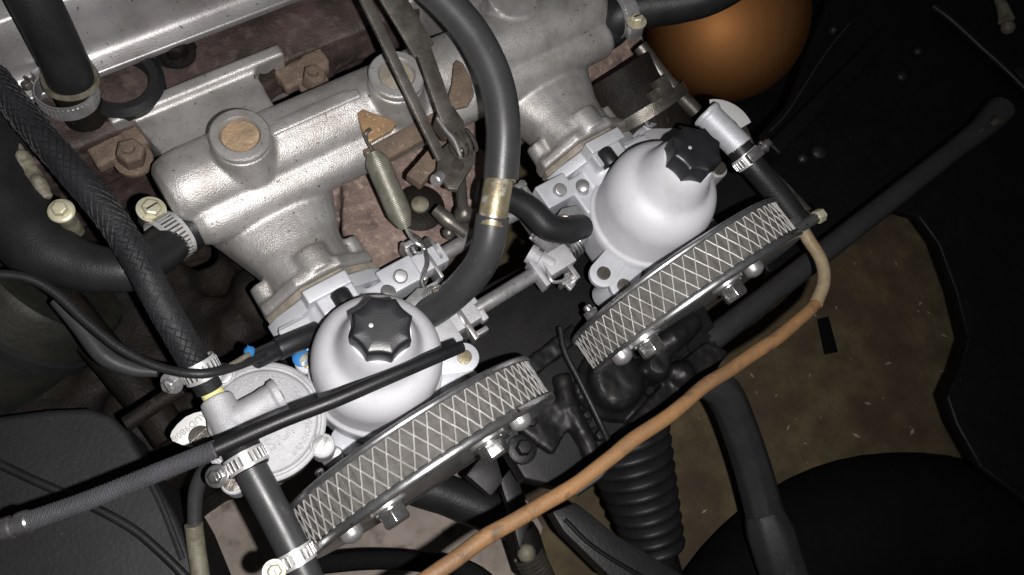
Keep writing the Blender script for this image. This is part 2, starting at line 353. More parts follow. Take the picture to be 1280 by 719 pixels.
b.build('casting', 'cast_aluminium', man, remesh=1.7, smooth=4, noise=.12, nfreq=.06)
for p, m in ((bc[0], 'plug_crust'), (bc[1], 'insulator')):
    b = MB(); b.lathe([(13, 2), (20.5, 4), (21, 9.5), (19.8, 11), (14.5, 11), (13, 9)], p, UP, 40, close=True); bo = b.build('boss_rim', 'cast_aluminium', man)
    b = MB(); b.lathe([(13.6, 2), (13.6, 6.5), (12.6, 8)], p, UP, 30); b.lathe([(6.5, 6), (6.5, 9)], p, UP, 6) if m != 'plug_crust' else None
    b.build('core_plug', m, man, bevel=.4)
b = MB(); b.box(A(395, 142, 62.5), (74, 9, 7), rotm((1, 0, 0))); b.build('casting_pad', 'cast_aluminium', man, bevel=2.4, seg=3)
# ------------------------------------------------------------------ carburettors
def carburettor(cx, m, label, fc):
    q = lambda x, y, z: V((cx+x*m, y, z))
    t = thing('carburettor', label, 'carburettor', (cx, 0, -70), 'twin carburettors')
    sgn = V((m, 0, 0))
    # suction chamber
    b = MB(); b.lathe([(20, 15), (47, 15), (48.2, 16), (48.2, 20.5), (47.2, 22), (45.6, 23), (45, 25), (45, 52), (44.7, 57), (43.7, 62.5), (41.9, 68), (39.2, 73), (36, 76.8), (33, 79.2), (30.4, 81.4), (28.6, 84), (27, 88), (24.2, 98), (20.8, 110), (19, 113), (5, 113)], q(0, 0, 0), UP, 96)
    sc_ = b.build('suction_chamber', 'dashpot_silver', t, ang=50)
    # oil cap with eight scallops
    ph = .2
    rf = lambda a: 1.03-.135*abs(math.sin(4*(a+ph)))**.9
    b = MB(); b.lathe([(16, 109), (18.6, 110), (19.4, 113), (19.4, 125.5), (19.1, 127.8), (18.2, 129.2), (16.8, 129.9), (10, 130), (.2, 130)], q(0, 0, 0), UP, 128, rf=lambda a: rf(a))
    cp = b.build('oil_cap', 'black_plastic', t, ang=70)
    b = MB(); b.lathe([(1.5, 0), (1.4, .7), (.3, 1)], q(-5.5*m, 3, 129.6), UP, 12); b.build('vent_pip', 'lid_zinc', cp)
    # body
    b = MB(); b.lathe([(44, -26), (47.6, -16), (47.6, 15)], q(0, 0, 0), UP, 48)
    b.cyl(q(0, -49, 0), q(0, 64, 0), 31, 40)
    b.lathe([(40, 0), (40, 6)], q(0, -49.5, 0), EY, 40); b.box(q(0, -46.5, 0), (96, 6, 24))
    b.cyl(q(0, 0, -70), q(0, 0, -20), 15)
    b.box(q(-50, 4, 2), (26, 30, 20)); b.box(q(-30, 50, 8), (28, 28, 26)); b.box(q(30, 42, 6), (26, 34, 26))
    b.box(q(2, 57, 24), (30, 14, 22))
    b.build('body', 'carb_zinc', t, remesh=1.5, smooth=3)
    b = MB(); b.prism([q(x, 63, z) for x, z in ((-47, -10), (-48, 4), (-40, 14), (-19, 25), (-18, 38), (17, 38), (18, 25), (38, 14), (47, 4), (47, -10), (16, -36), (-16, -36))], V((0, 11, 0)))
    b.build('mounting_flange', 'carb_zinc', t, bevel=1.4, seg=3)
    b = MB(); b.prism([q(x, 74.3, z) for x, z in ((-45, -9), (-46, 5), (-17, 29), (16, 29), (46, 5), (45, -9), (16, -33), (-16, -33))], V((0, 5.4, 0)))
    b.build('insulator_block', 'insulator', t, bevel=.8)
    bl = MB(); bl.box(q(-33, 52, 19), (24, 18, 10)); bl.build('stud_boss', 'carb_zinc', t, bevel=1.6, seg=3)
    b = MB(); b.lathe([(7.6, 0), (8, 2), (8, 13), (6.6, 15)], q(5, 48, 32), EY, 20); b.build('rubber_cap', 'black_plastic', t)
    # screw ears on the suction chamber flange
    for nm, e0, e1 in (('a', (62, -24, 11), (40, -16, 11)), ('b', (53, -41, 10), (34, -28, 10))):
        c, d = q(*e0), q(*e1); u = (c-d).normalized(); wv = UP.cross(u)*m
        pts = [d+wv*10] + [c+(u*math.sin(math.radians(a))+wv*math.cos(math.radians(a)))*11.5 for a in range(0, 181, 15)] + [d-wv*10]
        MB().prism(pts, UP*5).build('screw_lug', 'carb_zinc', t, bevel=.8)
        screw_slot(c+UP*4.9, UP, 5.6, 2.6, V((1, .9, 0)), 'lug_screw', 'brass' if m > 0 else 'dull_steel', t)
    b = MB(); b.cyl(q(58, -34, -20), q(50, -40, 8), 10, 20); b.build('lug_pillar', 'carb_zinc', t, bevel=1)
    b = MB(); b.lathe([(6, 0), (6, 10), (8, 10.2), (8, 14), (6.5, 15)], q(-52, -34, -8), V((-.3*m, -.1, 1)), 20); b.build('jet_screw', 'zinc_steel', t)
    b = MB(); b.cyl(q(-44, -30, -30), q(-40, -28, -5), 12, 20); b.build('lug_pillar', 'carb_zinc', t, bevel=1)
    for x in (-38, 38):
        bolt_hex(q(x, 62.6, 0), -EY, 8.6, 9, 'flange_nut', 'zinc_steel', t, washer=11); b = MB(); b.cyl(q(x, 54, 0), q(x, 47, 0), 4.2, 14); b.build('stud', 'zinc_steel', t, bevel=.5)
    coil(q(60, 34, 10), q(68, 28, 26), 4.2, 7, .9).build('idle_spring', 'zinc_steel', t)
    b = MB(); b.cyl(q(58, 35.5, 6), q(70, 26.5, 30), 2.8, 12); b.lathe([(5, 0), (5, 4)], q(69, 27, 28), V((m*10, -7.5, 20)), 14); b.build('idle_screw', 'brass', t, bevel=.4)
    b = MB(); b.prism([q(x, y, 16) for x, y in ((44, 20), (66, 22), (72, 34), (60, 40), (46, 36))], UP*3); b.build('cable_abutment', 'zinc_steel', t, bevel=.6)
    b = MB(); b.lathe([(4.5, 0), (4.5, 10), (5.4, 10.4), (5.4, 13), (4, 14)], q(34, 44, 18), UP+V((.3*m, .1, 0)), 16); b.build('vacuum_nipple', 'zinc_steel', t)
    # throttle spindle side
    bb = MB(); bb.box(q(54, 56, 6), (30, 22, 26)); bb.build('throttle_stop_block', 'carb_zinc', t, bevel=1.6, seg=3)
    b = MB(); b.lathe([(5.6, 0), (5.6, 5), (4.6, 6)], q(53, 54, 19), UP+V((0, -.2, 0)), 14); bo = b.build('stop_screw', 'zinc_steel', t, bevel=.5)
    b = MB(); b.cyl(q(40, 59, 0), q(70, 59, 0), 6, 20); b.build('spindle', 'zinc_steel', t)
    b = MB(); b.box(q(72, 63, 2), (4, 36, 18)); b.box(q(77, 76, 8), (13, 5, 14)); b.build('throttle_lever', 'zinc_steel', t, bevel=1)
    b = MB(); b.box(q(83, 50, 2), (3, 22, 26)); b.box(q(78, 42, -8), (12, 4, 10)); b.build('lost_motion_lever', 'zinc_steel', t, bevel=.8)
    coil(q(56, 14, -2), q(76, 10, -2), 10, 6, 1.3).build('return_coil', 'bright_steel', t)
    b = MB(); b.cyl(q(46, 15, -2), q(92, 8, -3), 5, 18); b.build('cam_spindle', 'zinc_steel', t)
    b = MB(); b.lathe([(15, 0), (15, 3)], q(77, 9, -2), sgn, 20, rf=lambda a: 1+.3*math.cos(a)); b.box(q(80, -3, 4), (4, 26, 15)); b.box(q(86, -12, 2), (14, 4, 12)); b.build('fast_idle_cam', 'zinc_steel', t, bevel=.7)
    # float chamber
    fx, fy, fz = fc
    b = MB(); b.lathe([(28, -58), (34, -52), (37, -8), (38, 4), (41, 5), (41, 12)], (fx, fy, fz-12), UP, 48); fcp = b.build('float_chamber', 'lid_zinc', t, ang=45)
    b = MB(); b.lathe([(41.5, 0.6), (42, 1.5), (42, 5), (40.5, 6.2), (38.8, 6.2), (38.2, 5.2), (36.6, 5.2), (36, 6.6), (34, 7.4), (.5, 7.8)], (fx, fy, fz), UP, 72)
    b.build('chamber_lid', 'lid_zinc', fcp, ang=50)
    for k, ang in enumerate((LUG1, 100, 216) if m > 0 else (204, 80, -36)):
        a = math.radians(ang); c = V((fx+43.5*math.cos(a), fy+43.5*math.sin(a), fz))
        b = MB(); b.lathe([(8.6, -14), (8.6, 5.6), (7.8, 6.4)], c, UP, 24); b.build('lid_lug', 'lid_zinc', fcp)
        screw_slot(c+UP*6.2, UP, 6.6, 3, V((.9, .65, 0)), 'lid_screw', 'dull_steel' if k == 2 else 'zinc_steel', fcp)
    return t, fcp
FC1 = (-84, 8, 20); _l = A(380, 548, 26)-V(FC1); LUG1 = math.degrees(math.atan2(_l.y, _l.x))
c1, fc1 = carburettor(0, 1, 'white domed carburettor whose float chamber lid reads S.U.', FC1)
FC2 = (316, 30, 6)
c2, fc2 = carburettor(259, -1, 'white domed carburettor near the blurred orange canister', FC2)
# inlet tee on first float chamber
zt = FC1[2]+8
ta, tb = A(270, 499, 44), A(303, 566, 44)
b = MB(); b.cyl(ta, tb, 11, 28); b.cyl(A(285, 530, 44), A(350, 494, 44), 10, 28); b.cyl(A(285, 530, 44), A(285, 530, zt), 13, 28); b.cyl(A(335, 503, 44), A(335, 503, zt-2), 11, 28)
b.lathe([(12, 0), (12, 5)], A(343, 498, 44), A(350, 494, 44)-A(285, 530, 44), 20)
b.build('inlet_tee', 'lid_zinc', fc1, remesh=1.1, smooth=3)
b = MB(); b.cyl(A(262, 486, 44), ta+(tb-ta)*.06, 7.4, 24); b.build('yellow_sleeve', 'yellow_plastic', fc1, bevel=.8)
b = MB(); b.lathe([(9, -34), (9, 0), (7.5, .8)], A(253, 547, 26.8), UP, 20); b.build('tag_pillar', 'lid_zinc', fc1)
# identification tag
pts = path(*[(x, y, 28) for x, y in ((252, 515), (243, 517), (232, 522), (222, 531), (215, 540), (213, 546), (216, 552), (228, 557), (239, 560), (263, 551), (262, 540), (259, 530), (256, 519))])
MB().prism(pts, UP*.8).build('identification_tag', 'paper_tag', fc1, bevel=.2)
screw_slot(A(252, 548, 28.8), UP, 7.4, 5, V((1, .25, 0)), 'tag_screw', 'dull_steel', fc1)
def arc_fn(c, R, a0, z, inward=False):
    def f(x, y, w_):
        if inward: a = a0 + x/R; r = R-y
        else: a = a0 - x/R; r = R+y
        return V((c.x+r*math.cos(a), c.y+r*math.sin(a), z+w_+.7))
    return f
t0_, t1_ = A(253, 519, 29), A(219, 547, 29); td_ = (t1_-t0_).normalized(); tu_ = UP.cross(td_)
text_mb('AUD9808', 6.4, lambda x, y, w_: (t0_+t1_)/2+tu_*.5+td_*x+tu_*y+UP*w_, .3).build('tag_lettering', 'ink', fc1)
fcv = V(FC1)
def lid_fn(px, py, ang):
    c = A(px, py, FC1[2]+7.9); ca, sa = math.cos(ang), math.sin(ang)
    return lambda x, y, w_: V((c.x+x*ca-y*sa, c.y+x*sa+y*ca, FC1[2]+8.5+w_))
text_mb('S.U.', 13, lid_fn(350, 547, math.radians(10)), 2.0).build('lid_lettering', 'lid_zinc', fc1)
text_mb('CARBURETTER CO', 6, arc_fn(fcv, 29.5, math.radians(52), FC1[2]+7.6), 1.6).build('lid_lettering', 'lid_zinc', fc1)
text_mb('BIRMINGHAM', 5.4, arc_fn(fcv, 31, math.radians(-50), FC1[2]+7.5, inward=True), 1.6).build('lid_lettering', 'lid_zinc', fc1)
# blue paint dabs, near lug of carb one
c = A(385, 452, 20); b = MB(); b.lathe([(9.5, -14), (9.5, 0), (8.5, .8)], c, UP, 24); b.build('corner_lug', 'carb_zinc', c1)
screw_slot(c+UP*.6, UP, 5.6, 2.6, V((1, .4, 0)), 'lug_screw', 'brass', c1)
b = MB(); b.ball(c+V((-2.5, 4, .6)), 7, 14, .35); b.build('blue_paint_dab', 'blue_paint', c1)
# second chamber's inlet stub and tag
s0, s1 = A(886, 146, 58), A(926, 186, 58)
b = MB(); b.cyl(s0, s1, 11.5, 28); b.cyl(A(906, 166, 58), A(906, 166, 20), 12, 24); b.lathe([(13, 0), (13, 4)], s0, s0-s1, 24); b.build('inlet_tee', 'carb_zinc', fc2, remesh=1.2, smooth=3)
tc2 = A(902, 162, 34)
pts = [tc2+V((math.cos(math.radians(a)), math.sin(math.radians(a)), 0))*30 for a in range(-15, 76, 8)] + [tc2+V((-6, 6, 0)), tc2+V((0, -8, 0))]
MB().prism(pts, UP*.8).build('identification_tag', 'paper_tag', fc2, bevel=.2)

# ------------------------------------------------------------------ air filters
def air_filter(cx, label, px):
    t = thing('air_filter', label, 'air filter', (cx, -67, -102), 'pancake air filters')
    o = (cx, -52, 0); ax = (0, -1, 0); n = 128
    b = MB(); b.lathe([(36, 0), (99, 0), (100.6, -1.6), (102.2, -1.2), (103, .2), (103, 2.2), (102, 3.2), (101, 2.8), (101, 1.6), (99, 1.4), (36, 1.4)], o, ax, n, close=True); b.build('back_plate', 'black_paint' if False else 'chrome', t, ang=50)
    b = MB(); b.lathe([(.5, 33.6), (92, 33.6), (96, 34.5), (98.5, 36), (100.5, 36.2), (102.4, 35.6), (103.4, 34.2), (103.4, 31.2), (102.4, 30), (101.4, 30.6), (101.4, 32.2), (99, 32.4), (.5, 32.2)], o, ax, n); b.build('front_plate', 'chrome', t, ang=50)
    b = MB(); NP = 150
    prof = [(95.5 if k in (0, 1) else 97, h) for k, h in ((0, 1.6), (0, 31))]
    b.lathe([(96, 1.6), (97, 5), (97.4, 16), (97, 28), (96, 32)], o, ax, 360, rf=lambda a: 1+.006*math.cos(a*90)); b.build('filter_element', 'filter_element', t, ang=60)
    # expanded mesh: two families of strands that knit at the nodes
    b = MB(); N = 64; wd = 31; y0 = -52-2.0; stp = 12; cell = 2*math.pi/N; R = 100.4
    rnd = random.Random(cx+3)
    off = [rnd.uniform(-.12, .12) for _ in range(N)]
    for i in range(N):
        for sg in (-1, 1):
            pts = []
            for k in range(stp+1):
                f = k/stp; ncell = 1.75
                u = f*ncell                     # cells travelled
                a = (i+off[i]*.15)*cell + sg*u*cell
                fr = (u*2) % 1
                a += sg*cell*.012*math.sin(2*math.pi*u*2)   # flattened nodes of expanded metal
                r = R + .2*math.cos(2*math.pi*u)*sg + rnd.uniform(-.08, .08)
                pts.append(V((cx+r*math.sin(a), y0-f*wd, r*math.cos(a))))
            b.tube(pts, .52, 4, smooth=0, cap=False)
    b.build('wire_mesh', 'mesh_steel', t, kind='stuff')
    for (x, y, z) in px['bolt']:
        p = A(x, y, z); p = V((p.x, -85.7, p.z))
        b = MB(); b.lathe([(13.5, 0), (13.5, 3), (12, 3.6)], p, ax, 32); b.build('washer', 'zinc_steel', t)
        bolt_hex(V((p.x, -89.4, p.z)), ax, 10, 12, 'bolt', 'bright_steel', t, washer=11, ph=random.uniform(0, 1))
    for (x, y, z) in px['rivet']:
        p = A(x, y, z); p = V((p.x, -85.7, p.z)); b = MB(); b.lathe([(8, 0), (8, 5), (6.5, 7.5), (3, 9.4), (.2, 9.8)], p, ax, 24); b.build('rivet', 'zinc_steel', t)
    for (x, y, z) in px['nut']:
        p = A(x, y, z); p = V((p.x, -52.2, p.z)); b = MB(); b.lathe([(7.5, 0), (7.5, 2)], p, (0, 1, 0), 20); b.lathe([(6.4, 2), (6.4, 8)], p, (0, 1, 0), 6); b.lathe([(3.4, 8), (3.4, 12), (2, 13)], p, (0, 1, 0), 14); b.build('nut', 'bright_steel', t, bevel=.4)
    return t
air_filter(1, 'round mesh air filter in front of the S.U. lettered carburettor', dict(bolt=[(612, 555, 62), (490, 640, 52)], rivet=[(438, 664, 40), (650, 526, 60)], nut=[(399, 590, 20)]))
air_filter(258, 'round mesh air filter beside the black strut rod', dict(bolt=[(910, 357, 62), (808, 427, 52)], rivet=[(937, 330, 60), (778, 446, 40)], nut=[(736, 388, 20)]))

# ------------------------------------------------------------------ throttle and choke shafts
t = thing('throttle_shaft', 'silver throttle shaft with clips and coupling levers behind the hose', 'shaft', V((130, 59, -8)))
b = MB(); b.cyl(A(498, 352, 3), A(592, 296, 3), 6.2, 24); b.cyl(A(592, 296, 3), A(676, 250, 3), 6, 24); b.build('rod', 'zinc_steel', t, bevel=.6)
b = MB(); b.box(A(527, 334, 5), (40, 17, 18), rotm((1, 0, 0))); b.build('coupling', 'carb_zinc', t, bevel=1.4)
b = MB(); p = A(541, 318, 4); b.lathe([(6.4, 0), (14, 0), (14, 2.4), (6.4, 2.4)], p, EX, 32, close=True, rf=lambda a: 1); b.build('collar', 'zinc_steel', t)
b = MB(); b.tube(path((512, 292, 20), (525, 300, 26), (533, 318, 28), (534, 332, 26), (527, 350, 20), (531, 362, 16), (538, 368, 12)), 1.6, 8); b.build('spring_clip', 'bright_steel', t)
t = thing('choke_shaft', 'dull silver choke rod joining the two carburettors', 'shaft', V((115, 8, -8)))
a0, a1 = A(570, 403, 2), A(668, 343, 2)
b = MB(); b.cyl(a0, a1, 6.2, 24); b.build('rod', 'zinc_steel', t, bevel=.6)
b = MB(); d = (a1-a0).normalized(); b.box(a0+d*6, (24, 19, 18), rotm(d)); b.box(a0-d*14+V((0, -4, 2)), (18, 25, 16), rotm(d)); b.box(a0+d*20, (6, 24, 10), rotm(d)); b.build('clevis', 'lid_zinc', t, bevel=1.5)
b = MB(); b.lathe([(8.4, 0), (8.4, 6), (7, 6.2), (7, 10), (8.8, 10.4), (8.8, 22), (6, 24), (6, 28)], A(661, 317, 6), A(690, 334, 6)-A(661, 317, 6), 24); b.build('swivel_pin', 'lid_zinc', t, ang=30)
b = MB(); b.box(A(694, 330, 4), (26, 18, 20), rotm(d)); b.box(A(672, 345, 2), (5, 26, 16), rotm(d)); b.build('swivel_block', 'lid_zinc', t, bevel=1.2)
b = MB(); b.tube(path((684, 338, 12), (690, 352, 12), (702, 352, 8), (710, 346, 8)), 1.5, 8); b.build('wire_clip', 'zinc_steel', t)
b = MB(); b.prism(path((704, 345, 0), (716, 340, 0), (718, 358, 0), (712, 366, 0), (706, 360, 0)), UP*4); b.build('lever_tip', 'zinc_steel', t, bevel=1)
# ------------------------------------------------------------------ throttle linkage above manifold
t = thing('throttle_linkage', 'dull steel throttle linkage straps above the balance tube', 'linkage', A(560, 200, 20))
p0, p1 = A(452, -8, 150), A(552, 200, 96)
b = MB(); R = rotm(p1-p0, V((1, .25, 0))); b.box((p0+p1)/2, ((p1-p0).length, 7.5, 3.6), R); b.build('thin_strap', 'dull_steel', t, bevel=.9)
p0, p1 = A(487, -8, 140), A(528, 60, 118); p2 = A(560, 150, 96)
b = MB(); R = rotm(p1-p0, V((1, .25, 0))); b.box((p0+p1)/2, ((p1-p0).length+6, 19, 2.6), R); R = rotm(p2-p1, V((1, .25, 0))); b.box((p2+p1)/2, ((p2-p1).length+6, 12.5, 2.8), R); b.build('wide_strap', 'dull_steel', t, bevel=.8)
b = MB(); b.prism(path((546, 142, 94), (566, 132, 94), (580, 152, 94), (584, 178, 94), (572, 190, 94), (556, 166, 94)), UP*-4); b.prism(path((546, 142, 94), (556, 166, 94), (552, 178, 80), (540, 160, 80)), V((2, -2, 0))); b.build('folded_bracket', 'dull_steel', t, bevel=.8)
b = MB(); b.prism(path((548, 190, 70), (582, 160, 70), (594, 178, 70), (592, 205, 70), (572, 238, 70), (560, 236, 70), (546, 214, 70)), UP*-5); b.build('bell_crank', 'dull_steel', t, bevel=1)
b = MB(); b.lathe([(9, -8), (9, 4), (6, 6), (6, 10), (4, 11)], A(576, 182, 74), UP, 20); b.build('pivot_nut', 'dull_steel', t, bevel=.5)
coil(A(568, 184, 86), A(588, 176, 86), 9, 3, 1.5).build('torsion_coil', 'dull_steel', t)
b = MB(); b.lathe([(5, 0), (5, 7), (4, 8)], A(551, 222, 66), V((-1, -.3, .4)), 16); b.build('pin', 'zinc_steel', t)
b = MB(); b.tube(path((572, 205, 72), (576, 232, 50), (578, 258, 30), (580, 284, 14)), 4.4, 12); b.tube(path((544, 262, 22), (560, 276, 20), (582, 292, 14)), [5, 6.5, 6], 12); b.ball(A(580, 268, 26), 8, 14); b.ball(A(561, 292, 12), 5.5, 12); b.build('drop_link', 'dull_steel', t)
b = MB(); b.tube(path((547, 148, 97), (558, 164, 97), (568, 176, 97), (576, 196, 95)), 1.3, 8); b.build('wire_edge', 'zinc_steel', t)
# rusty tabs
for nm, lab, pts, z, m in (('bracket_tab', 'orange rusted triangular tab above the return spring', [(446, 146), (453, 140), (466, 146), (484, 152), (496, 158), (488, 168), (472, 176), (462, 182), (456, 176), (450, 160)], 56, 'rust_orange'),
                           ('bracket_tab', 'brown pointed steel tab beside the thick curved hose', [(566, 84), (571, 79), (578, 84), (588, 104), (592, 122), (584, 136), (566, 140), (558, 132), (564, 110)], 66, 'rust_brown')):
    MB().prism(path(*[(x, y, z) for x, y in pts]), UP*5).build(nm, m, None, bevel=1.4, seg=3, label=lab, cat='bracket')
b = MB(); b.box(A(515, 172, 46), (80, 16, 8), rotm((1, .05, 0))); b.box(A(545, 196, 40), (60, 14, 10), rotm((1, .4, 0))); b.build('cable_bracket', 'rust_brown', None, bevel=1.4, label='dull brown bracket strip under the throttle straps', cat='bracket')
# return spring
t = thing('return_spring', 'fat grey coil return spring hooked on the throttle shaft', 'spring', A(488, 240, 20))
s0, s1 = A(466, 190, 52), A(507, 285, 30); ax_ = (s1-s0).normalized(); u, bb = frame(ax_); pts = []; rr = []; T_ = 44
L_ = (s1-s0).length
for i in range(T_*14+1):
    f = i/(T_*14); a = 2*math.pi*i/14; r = 8.8*min(1, .45+f*4, .45+(1-f)*3.2); pts.append(s0+(s1-s0)*f+(u*math.cos(a)+bb*math.sin(a))*r)
MB().tube(pts, .95, 6, smooth=0).build('coil', 'spring_grey', t)
MB().tube([s0+(s1-s0)*f for f in (.02, .1, .3, .7, .9, .98)], [3, 6.6, 7.6, 7.6, 6, 2.5], 14).build('core', 'grime', t)
b = MB(); b.tube([s1, A(513, 296, 30), A(520, 304, 32), A(528, 309, 30), A(528, 316, 22), A(519, 316, 18), A(515, 308, 22)], 1.5, 8); b.build('hook', 'zinc_steel', t)
b = MB(); b.tube([s0, A(460, 178, 58), A(457, 168, 64), A(463, 162, 64)], 1.6, 8); b.build('hook', 'dull_steel', t)
t = thing('cam_return_spring', 'small bright coil spring below the black plugged hose', 'spring', A(685, 300, -10))
coil(A(668, 292, 12), A(690, 312, 6), 5.5, 9, 1.2).build('coil', 'zinc_steel', t)

# ------------------------------------------------------------------ hoses
from mathutils import noise as _nz
def wob(pts, rs, amt=.025, jit=.35, k=8):
    if not isinstance(rs, (list, tuple)): rs = [rs]*len(pts)
    q = catmull(pts, k) if len(pts) > 2 else [pts[0]+(pts[1]-pts[0])*i/k for i in range(k+1)]; m_ = len(pts)-1; out = []; R_ = []
    for i, p in enumerate(q):
        f = min(i/k, m_-1e-6); a = int(f); rr = rs[a]+(rs[min(a+1, m_)]-rs[a])*(f-a); u = p*.03
        R_.append(rr*(1+amt*(_nz.noise(u)+.6*_nz.noise(u*2.7+V((9, 1, 4)))))); out.append(p+V((_nz.noise(u+V((3, 0, 0))), _nz.noise(u+V((0, 7, 0))), 0))*jit*rr*.25)
    return out, R_
def hose(name, label, pts, r, m, cat='hose', n=20, P=None, **k):
    pp = P or path(*pts); rs = list(r) if isinstance(r, (list, tuple)) else [r]*len(pp); b = MB(); b.tube(*wob(pp, rs), n, smooth=0); return b.build(name, m, None, label=label, cat=cat, ang=60, **k)
t = thing('heater_hose', 'thick grey rubber hose curving down between the carburettors', 'hose', A(545, 385, -10))
b = MB(); b.tube(path((500, -40, 150), (545, -8, 146), (590, 42, 138), (619, 100, 128), (629, 160, 116), (626, 224, 100)), 12.4, 24, 8); b.build('upper_hose', 'hose_grey', t, ang=60)
b = MB(); b.tube(path((625, 216, 100), (614, 284, 86)), 10.4, 24, 0); b.tube(path((626, 219, 100), (624.5, 224, 99)), 11.6, 24, 0); b.build('brass_joiner', 'brass', t, bevel=.6)
b = MB(); b.tube(path((616, 270, 88), (610, 306, 76), (596, 338, 58), (566, 370, 34), (536, 392, 14), (500, 410, 0)), 12, 24, 8); b.build('lower_hose', 'hose_grey', t, ang=60)
hose('plugged_hose', 'short black hose plugged onto the carburettor near the orange canister', [(600, 238, 60), (640, 250, 52), (664, 264, 46), (684, 284, 40), (706, 290, 36), (718, 287, 30), (728, 284, 24)], [9.5, 10, 10.5, 11, 11, 10.5, 10], 'rubber')
hose('breather_hose', 'black hose clamped to the manifold end by the orange canister', None, [16, 17.5, 19, 19.5, 19, 18, 18], 'rubber', n=28, P=[V((322, 161, 28)), V((336, 161.5, 31))]+path((772, 20, 42), (800, 8, 50), (850, 2, 60), (900, -14, 74), (960, -60, 90)))
ax = A(800, 8, 44)-A(735, 34, 40)
hose_clamp('pale steel worm clamp round the black breather hose', A(774, 17, 46), ax, 19.8, 15, UP+V((0, .2, 0)), 1, 'zinc_steel', 'pale_yellow_zinc', 8.6, 6, slots=True)
# bracket arm from that clamp
hose('stay_rod', 'thin grey steel stay rod below the orange canister', [(800, 58, 30), (828, 96, 22), (870, 140, 10)], 7, 'dull_steel', 'rod', n=14)
t = thing('flexible_joint', 'black rubber pipe joint with a broad grey band clamp', 'pipe', A(800, 180, -80))
b = MB(); b.cyl(A(765, 90, 0), A(835, 215, -40), 42, 36); b.build('pipe', 'grime', t, bevel=2)
pa = A(800, 132, -10); dx = (A(835, 215, -40)-A(765, 90, 0)).normalized()
b = MB(); b.lathe([(42.6, 0), (44.5, 0), (44.5, 11), (42.6, 11)], pa, dx, 48, close=True); b.build('band', 'dull_steel', t)
b = MB(); b.box(A(828, 110, 34), (18, 12, 12), rotm(dx)); b.box(A(820, 118, 32), (10, 16, 8), rotm(dx)); b.build('band_screw', 'dull_steel', t, bevel=1.4)
# radiator hose, braided hose and short stub on the left
hose('radiator_hose', 'fat smooth black hose bending beside the braided hose', [(-70, 60, 50), (-42, 130, 50), (-18, 195, 50), (8, 256, 50), (50, 306, 50), (104, 332, 50), (162, 340, 50), (184, 330, 48)], [27, 27, 27, 26, 23, 17, 14, 14], 'rubber', n=32)
t = thing('braided_hose', 'black fabric braided fuel hose running to the float chamber', 'hose', A(240, 440, 20))
bp = path((-10, 95, 96), (30, 145, 96), (84, 208, 94), (136, 270, 90), (172, 325, 84), (204, 385, 72), (240, 448, 58), (262, 488, 46))
MB().tube(bp, [9, 9, 9.2, 9.4, 9.6, 9.6, 9.4, 9], 24, 8).build('tube', 'braid', t, ang=60)
cp_ = catmull(bp, 26); b = MB(); u0 = None
for fam in (-1, 1):
    for k in range(12):
        pts = []; u = None
        for i in range(0, len(cp_)-16):
            tt = (cp_[min(i+1, len(cp_)-1)]-cp_[max(i-1, 0)]).normalized()
            if u is None: u, _ = frame(tt)
            u = (u-tt*u.dot(tt)).normalized(); v = tt.cross(u); a = fam*i*.13+k*2*math.pi/12
            pts.append(cp_[i]+(u*math.cos(a)+v*math.sin(a))*(9.35+.25*math.sin(i*1.1+fam*1.5)))
        b.tube(pts, .5, 4, smooth=0)
b.build('braid_strands', 'braid', t, kind='stuff')
hose('stub_hose', 'short black hose between the manifold end and the tee', None, [17, 16, 15, 14.5], 'rubber', P=[A(172, 331, 46), A(198, 316, 36), V((-68, 160, 27)), V((-46, 161, 26))])
ax = V((-46, 161, 26))-A(190, 320, 38)
hose_clamp('perforated steel clamp with big pale yellow screw by the manifold end', V((-76, 159.5, 28.5)), ax, 16.4, 17, UP+V((.0, -.15, 0)), -1, 'bright_steel', 'pale_yellow_zinc', 10.2, 5)
hose_clamp('bright steel clamp at the lower end of the braided hose', A(250, 462, 53), A(262, 488, 46)-A(240, 448, 58), 11.2, 13, V((-.55, -.35, .7)), 1, 'bright_steel', 'zinc_steel', 7.6, 6)
# cream clamp on the radiator hose
t = thing('pale_screw_clamp', 'cream coated screw clamp between the fat hose and braided hose', 'hose clamp', A(80, 285, 20), 'hose clamps')
p = A(78, 266, 74); b = MB(); b.lathe([(8, 0), (8.4, 3), (7, 4), (6.4, 4.2)], p, UP+V((0, -.1, 0)), 28); b.lathe([(5, 4), (5, 8), (4, 9)], p, UP+V((0, -.1, 0)), 6); b.build('screw', 'pale_yellow_zinc', t, bevel=.4)
b = MB(); b.lathe([(5, -30), (6.5, -2), (6.5, 0)], p, UP, 20); b.build('neck', 'pale_cream', t)
b = MB(); b.tube(path((10, 172, 60), (26, 200, 62), (46, 228, 62), (60, 248, 60)), [4, 7, 6, 4], 10, flat=.6); b.ball(A(28, 195, 64), 5, 10); b.ball(A(48, 226, 64), 5, 10); b.build('band_end', 'pale_cream', t, remesh=1.4, smooth=2, noise=1.4, nfreq=.12)
